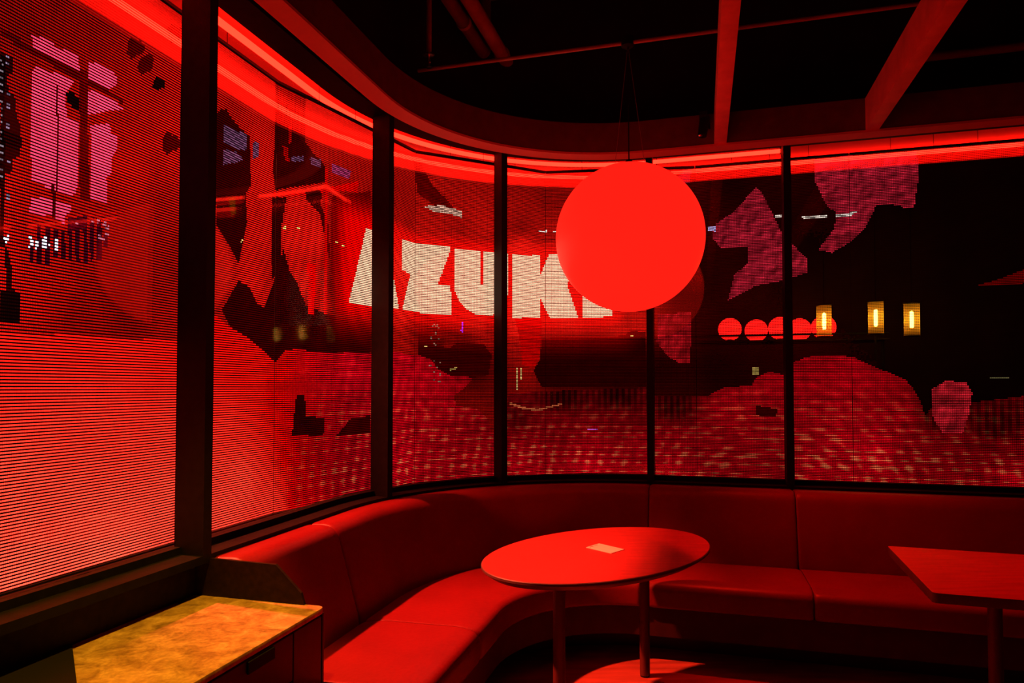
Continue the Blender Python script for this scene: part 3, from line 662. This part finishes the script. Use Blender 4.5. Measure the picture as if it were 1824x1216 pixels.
    ((0.12,0.03,0.07),[(2.493,2.684),(2.545,2.694),(2.538,2.622),(2.495,2.6)]),
    ((0.03,0.015,0),[(2.325,2.366),(2.375,2.385),(2.377,2.307),(2.346,2.286)]),
    ((0.035,0,0),[(2.666,3.068),(2.746,3.056),(2.875,3.046),(2.877,2.819),(2.927,2.774),(3.011,2.737),(3.033,2.712),(3.025,2.632),(2.676,2.501),(2.656,2.604),(2.672,2.753)]),
    ((0.35,0,0),[(2.763,2.865),(2.783,2.866),(2.78,2.773),(2.765,2.768)]),
    ((0.3,0,0),[(2.724,2.741),(2.757,2.751),(2.774,2.668),(2.743,2.674)]),
    ((0.1,0.03,0.07),[(2.785,2.706),(2.867,2.731),(2.867,2.701),(2.785,2.68)]),
    ((0.12,0.03,0.07),[(2.911,2.738),(2.998,2.752),(2.999,2.708),(2.928,2.7)]),
    ((0.25,0.02,0.08),[(3.085,2.752),(3.236,2.753),(3.223,2.707),(3.086,2.701)]),
    ((0.7,0,0),[(2.653,2.483),(2.869,2.551),(3.122,2.638),(3.309,2.717),(3.29,2.645),(3.122,2.609),(2.95,2.547),(2.653,2.461)]),
    ((0.025,0,0),[(2.881,2.563),(2.971,2.586),(3.013,2.566),(2.992,2.514),(3.058,2.404),(3.074,2.187),(2.993,2.453),(2.889,2.505)]),
    ((0.03,0,0),[(2.649,2.459),(2.753,2.48),(2.725,2.334),(2.721,2.102),(2.656,2.035)]),
    ((0.03,0,0),[(2.289,1.848),(2.402,1.997),(2.485,1.977),(2.541,1.909),(2.595,1.893),(2.675,2.038),(2.738,2.206),(2.777,2.111),(2.835,2.046),(2.896,1.934),(3.13,1.895),(3.417,1.887),(3.418,1.709),(2.96,1.691),(2.84,1.706),(2.756,1.688),(2.69,1.628),(2.598,1.68),(2.468,1.74),(2.347,1.777)]),
    ((0.1,0,0),[(3.078,2.566),(3.409,2.682),(3.412,2.445),(3.291,2.123),(3.244,1.986),(3.416,1.938),(3.13,1.911),(3.083,2.157)]),
    ((0.9,0,0),[(2.906,2.161),(2.963,2.17),(2.958,1.894),(2.909,1.89)]),
    ((0.6,0,0),[(3.024,2.709),(3.046,2.716),(3.055,1.904),(3.029,1.901)]),
    ((0.9,0.5,0.12),[(2.736,2.328),(2.751,2.331),(2.751,2.319),(2.737,2.316)]),
    ((0.9,0.5,0.12),[(2.828,2.341),(2.843,2.344),(2.844,2.332),(2.828,2.329)]),
    ((0.9,0.5,0.12),[(2.415,2.192),(2.431,2.195),(2.431,2.184),(2.415,2.181)]),
    ((0.9,0.5,0.12),[(3.117,2.321),(3.134,2.325),(3.135,2.312),(3.117,2.309)]),
    ((0.9,0.5,0.12),[(3.171,2.312),(3.189,2.316),(3.19,2.303),(3.171,2.299)]),
    ((0.08,0,0),[(3.837,2.996),(3.894,2.989),(3.973,2.849),(4.094,2.75),(4.134,2.698),(4.006,2.709),(3.876,2.78)]),
    ((0.5,0.28,0.2),[(3.915,2.702),(4.033,2.724),(4.183,2.703),(4.183,2.653),(4.094,2.674),(3.994,2.67)]),
    ((0.03,0,0),[(3.88,1.888),(3.977,1.873),(3.977,1.791),(4.096,1.764),(4.157,1.803),(4.343,1.801),(4.411,1.733),(4.385,1.585),(4.272,1.569),(4.097,1.583),(4.009,1.631),(3.97,1.686),(3.88,1.714)]),
    ((0.5,0.02,1.2),[(4.185,1.956),(4.197,1.945),(4.198,1.873),(4.181,1.88)]),
    ((0.35,0.22,0.05),[(4.097,1.624),(4.153,1.64),(4.149,1.625),(4.105,1.613)]),
    ((0.5,0.3,0.08),[(3.923,1.778),(3.938,1.778),(3.938,1.763),(3.923,1.763)]),
    ((0.2,0.1,0.07),[(3.989,1.929),(4.0,1.93),(4.0,1.918),(3.989,1.918)]),
    ((0.16,0.08,0.05),[(4.0,1.918),(4.012,1.919),(4.012,1.908),(4.0,1.907)]),
    ((0.2,0.1,0.07),[(3.973,1.91),(3.985,1.91),(3.985,1.899),(3.973,1.899)]),
    ((0.16,0.08,0.05),[(4.012,1.9),(4.024,1.901),(4.024,1.889),(4.012,1.889)]),
    ((0.2,0.1,0.07),[(3.993,1.873),(4.005,1.874),(4.005,1.862),(3.993,1.862)]),
    ((0.16,0.08,0.05),[(3.993,1.862),(4.005,1.862),(4.005,1.851),(3.993,1.851)]),
    ((0.2,0.1,0.07),[(3.961,1.835),(3.973,1.835),(3.973,1.824),(3.961,1.824)]),
    ((0.16,0.08,0.05),[(4.017,1.825),(4.028,1.826),(4.028,1.814),(4.017,1.814)]),
    ((0.2,0.1,0.07),[(3.981,1.798),(3.993,1.798),(3.993,1.787),(3.981,1.787)]),
    ((0.16,0.08,0.05),[(3.997,1.787),(4.009,1.788),(4.009,1.776),(3.997,1.776)]),
    ((0.2,0.1,0.07),[(3.989,1.686),(4.001,1.687),(4.001,1.675),(3.989,1.675)]),
    ((0.16,0.08,0.05),[(4.025,1.676),(4.037,1.676),(4.037,1.665),(4.025,1.665)]),
    ((0.2,0.1,0.07),[(3.958,1.649),(3.97,1.649),(3.97,1.638),(3.958,1.638)]),
    ((0.16,0.08,0.05),[(4.005,1.638),(4.017,1.638),(4.017,1.627),(4.005,1.627)]),
    ((0.2,0.1,0.07),[(3.982,1.604),(3.994,1.604),(3.994,1.593),(3.982,1.593)]),
    ((0.16,0.08,0.05),[(4.025,1.594),(4.037,1.594),(4.037,1.582),(4.025,1.582)]),
    ((0.2,0.1,0.07),[(3.982,1.556),(3.994,1.556),(3.994,1.545),(3.982,1.545)]),
    ((0.16,0.08,0.05),[(4.021,1.545),(4.033,1.545),(4.033,1.534),(4.021,1.534)]),
    ((0.02,0,0),[(2.835,1.456),(2.894,1.456),(2.903,1.351),(3.04,1.331),(3.033,1.239),(2.807,1.253)]),
    ((0.03,0,0),[(3.251,1.323),(3.422,1.332),(3.423,1.232),(3.137,1.233)]),
    ((0.5,0.35,0.12),[(4.602,1.638),(4.61,1.638),(4.61,1.477),(4.602,1.477)]),
    ((0.5,0.35,0.12),[(4.637,1.635),(4.646,1.635),(4.646,1.556),(4.637,1.556)]),
    ((0.35,0,0),[(4.588,1.99),(4.804,2.0),(4.804,1.862),(4.781,1.701),(4.736,1.64),(4.646,1.659),(4.624,1.856)]),
    ((0.015,0,0),[(4.804,1.854),(5.387,1.867),(5.446,1.906),(5.544,1.889),(5.542,1.5),(4.804,1.5),(4.736,1.62),(4.79,1.701)]),
    ((0.6,0.45,0.4),[(4.773,2.629),(4.849,2.635),(4.841,2.615),(4.782,2.614)]),
    ((0.6,0.45,0.4),[(4.882,2.634),(4.93,2.633),(4.922,2.613),(4.89,2.618)]),
    ((0.6,0.4,0.1),[(5.387,1.875),(5.458,1.874),(5.458,1.866),(5.387,1.867)]),
    ((0.4,0.05,0.35),[(5.127,1.213),(5.194,1.213),(5.21,1.197),(5.131,1.193)]),
    ((0.3,0.06,0.02),[(4.549,1.398),(4.646,1.366),(4.771,1.348),(4.948,1.388),(4.96,1.38),(4.781,1.332),(4.646,1.35),(4.549,1.383)]),
    ((0.25,0.006,0.016),[(6.298,2.884),(6.156,2.722),(6.028,2.643),(6.005,2.554),(6.06,2.476),(6.239,2.466),(6.245,2.364),(6.152,2.279),(6.109,2.104),(6.291,2.199),(6.461,2.227),(6.617,2.273),(6.619,2.372),(6.552,2.448),(6.457,2.569),(6.391,2.721),(6.337,2.841)]),
    ((0.25,0.006,0.016),[(6.672,3.034),(6.677,2.888),(6.752,2.711),(6.807,2.676),(6.792,2.564),(6.689,2.426),(6.776,2.402),(6.893,2.471),(6.986,2.567),(7.049,2.705),(7.195,2.694),(7.207,2.671),(7.27,2.674),(7.302,2.882),(7.297,2.993),(7.282,3.042),(7.117,3.035),(6.863,3.047)]),
    ((0.08,0.003,0.01),[(5.766,2.98),(5.817,3.042),(5.871,3.04),(5.855,2.949),(5.793,2.923)]),
    ((0.28,0.003,0.006),[(5.623,2.016),(5.856,2.029),(5.853,1.677),(5.784,1.666),(5.699,1.718),(5.622,1.817)]),
    ((0.3,0.006,0.012),[(7.354,1.493),(7.435,1.543),(7.545,1.536),(7.581,1.465),(7.557,1.322),(7.524,1.208),(7.413,1.206),(7.358,1.302)]),
    ((0.02,0,0),[(6.279,1.377),(6.423,1.355),(6.411,1.302),(6.332,1.301),(6.286,1.316)]),
    ((0.25,0.17,0.04),[(6.263,1.635),(6.303,1.635),(6.303,1.589),(6.263,1.589)]),
    ((0.06,0.05,0.02),[(7.682,1.571),(7.783,1.571),(7.783,1.56),(7.682,1.56)]),
    ((0.5,0.42,0.36),[(6.419,2.68),(6.477,2.684),(6.476,2.661),(6.419,2.665)]),  # white streaks of a strip light, painted into the screen picture
    ((0.5,0.42,0.36),[(6.576,2.666),(6.755,2.665),(6.748,2.639),(6.604,2.641)]),
    ((0.5,0.42,0.36),[(6.803,2.658),(6.933,2.671),(6.895,2.64),(6.806,2.635)]),
    ((0.35,0.3,0.6),[(5.983,2.626),(6.028,2.624),(6.028,2.592),(5.982,2.595)]),
    ((0.07,0,0),[(7.602,2.143),(7.742,2.184),(7.877,2.238),(7.955,2.234),(7.954,2.157),(7.772,2.143)]),  # red arcs of a reflection, painted into the screen picture
]
LETTERS = [
    [(3.372,2.448),(3.553,2.467),(3.692,1.994),(3.534,1.99),(3.518,2.072),(3.447,2.07),(3.433,1.991),(3.228,1.991)],
    [(3.716,2.447),(4.106,2.445),(4.106,2.431),(4.016,2.192),(4.107,2.192),(4.108,1.992),(3.72,1.993),(3.807,2.242),(3.718,2.248)],
    [(4.133,2.442),(4.328,2.439),(4.328,2.213),(4.346,2.208),(4.348,2.439),(4.538,2.438),(4.538,2.17),(4.499,2.045),(4.419,2.003),(4.364,1.994),(4.292,1.996),(4.221,2.031),(4.163,2.093),(4.134,2.156)],
    [(4.573,2.435),(4.791,2.449),(4.791,2.301),(4.86,2.457),(5.056,2.453),(4.992,2.232),(5.071,2.001),(4.865,2.001),(4.791,2.151),(4.791,1.998),(4.573,1.99)],
    [(5.101,2.45),(5.311,2.447),(5.31,2.004),(5.1,2.001)],
]
SEAMS = [-2.9, -1.75, -.212, .892, 1.799, 2.801, 3.796, 4.80, 5.7]
VTX = [W(s, -.15) for s in SEAMS]
UL = [0.0]
for a_, b_ in zip(VTX[:-1], VTX[1:]): UL.append(UL[-1] + float(np.hypot(*(b_ - a_))))
Z0, Z1 = .872, 3.05
PITCH = .0105; FILL_V = .52; FILL_H = .84
COVER = FILL_V * FILL_H
def inside(poly, u, z):
    p = np.array(poly); r = np.zeros(u.shape, bool); j = len(p) - 1
    for i in range(len(p)):
        xi, zi = p[i]; xj, zj = p[j]
        if zi != zj:
            c = ((zi > z) != (zj > z)) & (u < (xj - xi) * (z - zi) / (zj - zi) + xi); r ^= c
        j = i
    return r
def idw(samples, u, z, power=2.6):
    num = np.zeros(u.shape); den = np.zeros(u.shape)
    for su, sz, v_ in samples:
        w = 1.0 / (((u - su) ** 2 + (z - sz) ** 2) + .0006) ** (power / 2)
        num += w * math.log(v_ + .0015); den += w
    return np.exp(num / den) - .0015
def vnoise(u, z, fu, fz, seed):
    g = np.random.default_rng(seed).random((64, 64))
    x = (u * fu) % 64; y = (z * fz) % 64
    i = x.astype(int) % 64; j = y.astype(int) % 64; fx_ = x - np.floor(x); fy_ = y - np.floor(y)
    fx_ = fx_ * fx_ * (3 - 2 * fx_); fy_ = fy_ * fy_ * (3 - 2 * fy_); i1 = (i + 1) % 64; j1 = (j + 1) % 64
    return (g[i, j] * (1 - fx_) + g[i1, j] * fx_) * (1 - fy_) + (g[i, j1] * (1 - fx_) + g[i1, j1] * fx_) * fy_
LETTER_BOX = [(min(p[0] for p in L_), max(p[0] for p in L_)) for L_ in LETTERS]
def picture(u, z):
    """screen colour (mean light of a pixel cell) at curtain position u, z"""
    rgb = np.zeros(u.shape + (3,))
    n1 = vnoise(u, z, 3.1, 2.6, 1); n2 = vnoise(u, z, 11, 5, 2); n3 = vnoise(u, z, 30, 26, 3)
    tex = .72 + .34 * n1 + .24 * n2 + .14 * n3 - .08
    sky = idw(SKY, u, z) * tex
    gtop = [(-1, 1.70)] + GROUND_TOP + [(9.5, GROUND_TOP[-1][1]), (9.5, -1), (-1, -1)]
    gr = inside(gtop, u, z)
    g = idw(GROUND, u, z)
    # the ground picture: rippled, striped columns where it fades out, pale blotches low on the right
    rip = .5 + .5 * np.sin(2 * pi * (np.hypot(u - 6.35, (z - .62) * 1.0) / .083))
    rip2 = .5 + .5 * np.sin(2 * pi * (np.hypot(u - 3.3, z - 1.0) / .07))
    right = np.clip((u - 2.75) / .5, 0, 1)
    blot = vnoise(u + .8 * z, z - .35 * u, 22, 26, 5)
    gg = g * (1 + .35 * right) * (1 - right * .42 * (1 - blot)) * (1 + .25 * right * (rip - .5)) * (1 + .15 * right * (rip2 - .5)) * (.86 + .2 * n1 + .12 * n3)
    stripe = ((np.floor(u / PITCH).astype(int) % 4) < 2)
    fade = np.clip((.14 - g) / .12, 0, 1)
    gg = gg * np.where(stripe, 1 - .75 * fade, 1 + .35 * fade)
    row = np.random.default_rng(11).random(512)[np.floor((z - .5) / PITCH).astype(int) % 512]
    pale = right * np.clip(blot * .8 + .5 * rip + .7 * row - 1.15, 0, 1) * np.clip((1.5 - z) / .45, 0, 1) * np.clip(g / .4, 0, 1.3)
    gg = gg * (1 - right * .35 * (1 - row))
    r = np.where(gr, gg, sky)
    rgb[..., 0] = np.where(gr, r * (1 + .15 * (1 - right)), r)
    warm = np.clip(r - .45, 0, 2)
    low = np.clip((1.9 - z) / 1.0, 0, 1)
    rgb[..., 1] = np.where(gr, .060 * warm * low + .16 * pale, .008 * r)
    rgb[..., 2] = np.where(gr, .030 * warm * low + .05 * pale + .011 * right * r, .004 * r)
    for c, p in SHAPES:
        k = inside(p, u, z)
        if not k.any(): continue
        t_ = (.7 + .35 * n2 + .35 * n3)[k]
        if c[0] > .15 and p[0][0] > 5.5:
            t_ = (.30 + 1.15 * vnoise(u - .45 * z, z + .3 * u, 34, 24, 8) * (.55 + .75 * row))[k]
        weave = np.where((np.floor(z / PITCH).astype(int) + np.floor(u / (PITCH * 3)).astype(int)) % 3 == 0, .45, 1.1)[k] if c[2] > .05 and c[0] < .6 else 1.0
        for q in range(3): rgb[..., q][k] = c[q] * t_ * weave
    # red glow of the lettering, painted into the pixels around it
    for (u0, u1), L_ in zip(LETTER_BOX, LETTERS):
        z0 = min(p[1] for p in L_); z1 = max(p[1] for p in L_)
        du_ = np.maximum(np.maximum(u0 - u, u - u1), 0); dz_ = np.maximum(np.maximum(z0 - z, z - z1), 0)
        rgb[..., 0] = np.maximum(rgb[..., 0], 1.15 * np.exp(-(np.hypot(du_, dz_) / .085) ** 1.15))
    for L_ in LETTERS:
        k = inside(L_, u, z)
        t_ = (.9 + .2 * n3)[k]
        for q, c in enumerate((1.0, .50, .31)): rgb[..., q][k] = c * t_
    return rgb
names = ['glowing screen panel at the far left, wholly red picture ground and dark lettering strip', 'tall screen panel left of the first mullion showing pink lit windows above bright red ground',
         'screen panel right of the first mullion with dark tower and big white letter A', 'curved corner screen panel showing white letters Z and U', 'screen panel behind the globe lamp showing white letters K and I',
         'dark screen panel right of the globe lamp with a dim pink figure', 'dark screen panel at the right with a pink figure over a domed red hill', 'screen panel cut by the right edge with red ground only']
names[0] = 'screen panel at the far left end of the curtain, next to the camera'
for i in range(len(VTX) - 1):
    a_, b_ = VTX[i], VTX[i + 1]; ln = UL[i + 1] - UL[i]; d = (b_ - a_) / ln; nrm = np.array([-d[1], d[0]])
    g0 = .0015; nc = int((ln - 2 * g0) / (PITCH if i != 1 else PITCH * .55)); pu = (ln - 2 * g0) / nc; nr = int((Z1 - Z0) / PITCH); pz = (Z1 - Z0) / nr
    uc = g0 + (np.arange(nc) + .5) * pu; zc = Z0 + (np.arange(nr) + .5) * pz
    U, Z = np.meshgrid(uc, zc)
    U = U.ravel(); Z = Z.ravel()
    rgb = picture(U + UL[i], Z)
    rgb *= (.86 + .28 * rng.random(U.shape))[:, None]
    hu = pu * FILL_H / 2; hz = pz * FILL_V / 2
    k = len(U); V = np.empty((k, 4, 3), np.float32)
    for q, (su, sz) in enumerate(((-1, -1), (1, -1), (1, 1), (-1, 1))):
        x = a_[0] + d[0] * (U + su * hu); y = a_[1] + d[1] * (U + su * hu)
        V[:, q, 0] = x; V[:, q, 1] = y; V[:, q, 2] = Z + sz * hz
    me = bpy.data.meshes.new('pixel_rows')
    me.vertices.add(4 * k); me.vertices.foreach_set('co', V.ravel())
    me.loops.add(4 * k); me.loops.foreach_set('vertex_index', np.arange(4 * k, dtype=np.int32))
    me.polygons.add(k); me.polygons.foreach_set('loop_start', np.arange(0, 4 * k, 4, dtype=np.int32))
    me.update(calc_edges=True)
    at = me.attributes.new('pixel', 'FLOAT_COLOR', 'FACE')
    c4 = np.ones((k, 4), np.float32); c4[:, :3] = rgb / COVER * (LED_GAIN / 2.3)
    at.data.foreach_set('color', c4.ravel())
    me.materials.append(M['pixels']); me.materials.append(M['pixel_off'])
    me.polygons.foreach_set('material_index', (c4[:, 0] < .012).astype(np.int32))
    mid = (a_ + b_) / 2
    t = thing('screen_panel', names[i], 'led screen', (float(mid[0]), float(mid[1]), Z0), 'pixel screen curtain panels')
    o = link('pixel_rows', me, None, t); o['kind'] = 'stuff'
    rz = math.atan2(d[1], d[0])
    if i == 4:      # thin upright blades between pixel columns, added to block the letters' reflection
        ub = np.arange(nc + 1) * pu + g0; lv = []; lf = []
        inn = nrm if np.dot(nrm, CEN - mid) > 0 else -nrm
        for j_, ux in enumerate(ub):
            q0 = a_ + d * ux + inn * .0005; q1 = q0 + inn * .0095
            lv += [(q0[0], q0[1], Z0), (q1[0], q1[1], Z0), (q1[0], q1[1], Z1), (q0[0], q0[1], Z1)]; lf.append((4 * j_, 4 * j_ + 1, 4 * j_ + 2, 4 * j_ + 3))
        lo_ = from_lists('louvre_blades', lv, lf, M['frame'], t); lo_['kind'] = 'stuff'
    box('bottom_rail', (float(mid[0]), float(mid[1]), Z0 - .012), (ln - .004, .02, .02), M['frame'], t, rotz=rz)
    box('top_rail', (float(mid[0]), float(mid[1]), Z1 + .008), (ln - .004, .02, .014), M['frame'], t, rotz=rz)
    for uu in (.25, .5, .75):
        h = a_ + d * ln * uu; tube('hanger_wire', (float(h[0]), float(h[1]), Z1 + .01), (float(h[0]), float(h[1]), 3.155), .0015, M['frame'], t, 6)
    for uu in (.0007, ln - .0007):
        h = a_ + d * uu - nrm * -.002
        tube('edge_cable', (float(h[0]), float(h[1]), Z0 - .01), (float(h[0]), float(h[1]), Z1), .0006, M['black'], t, 6)
settle()
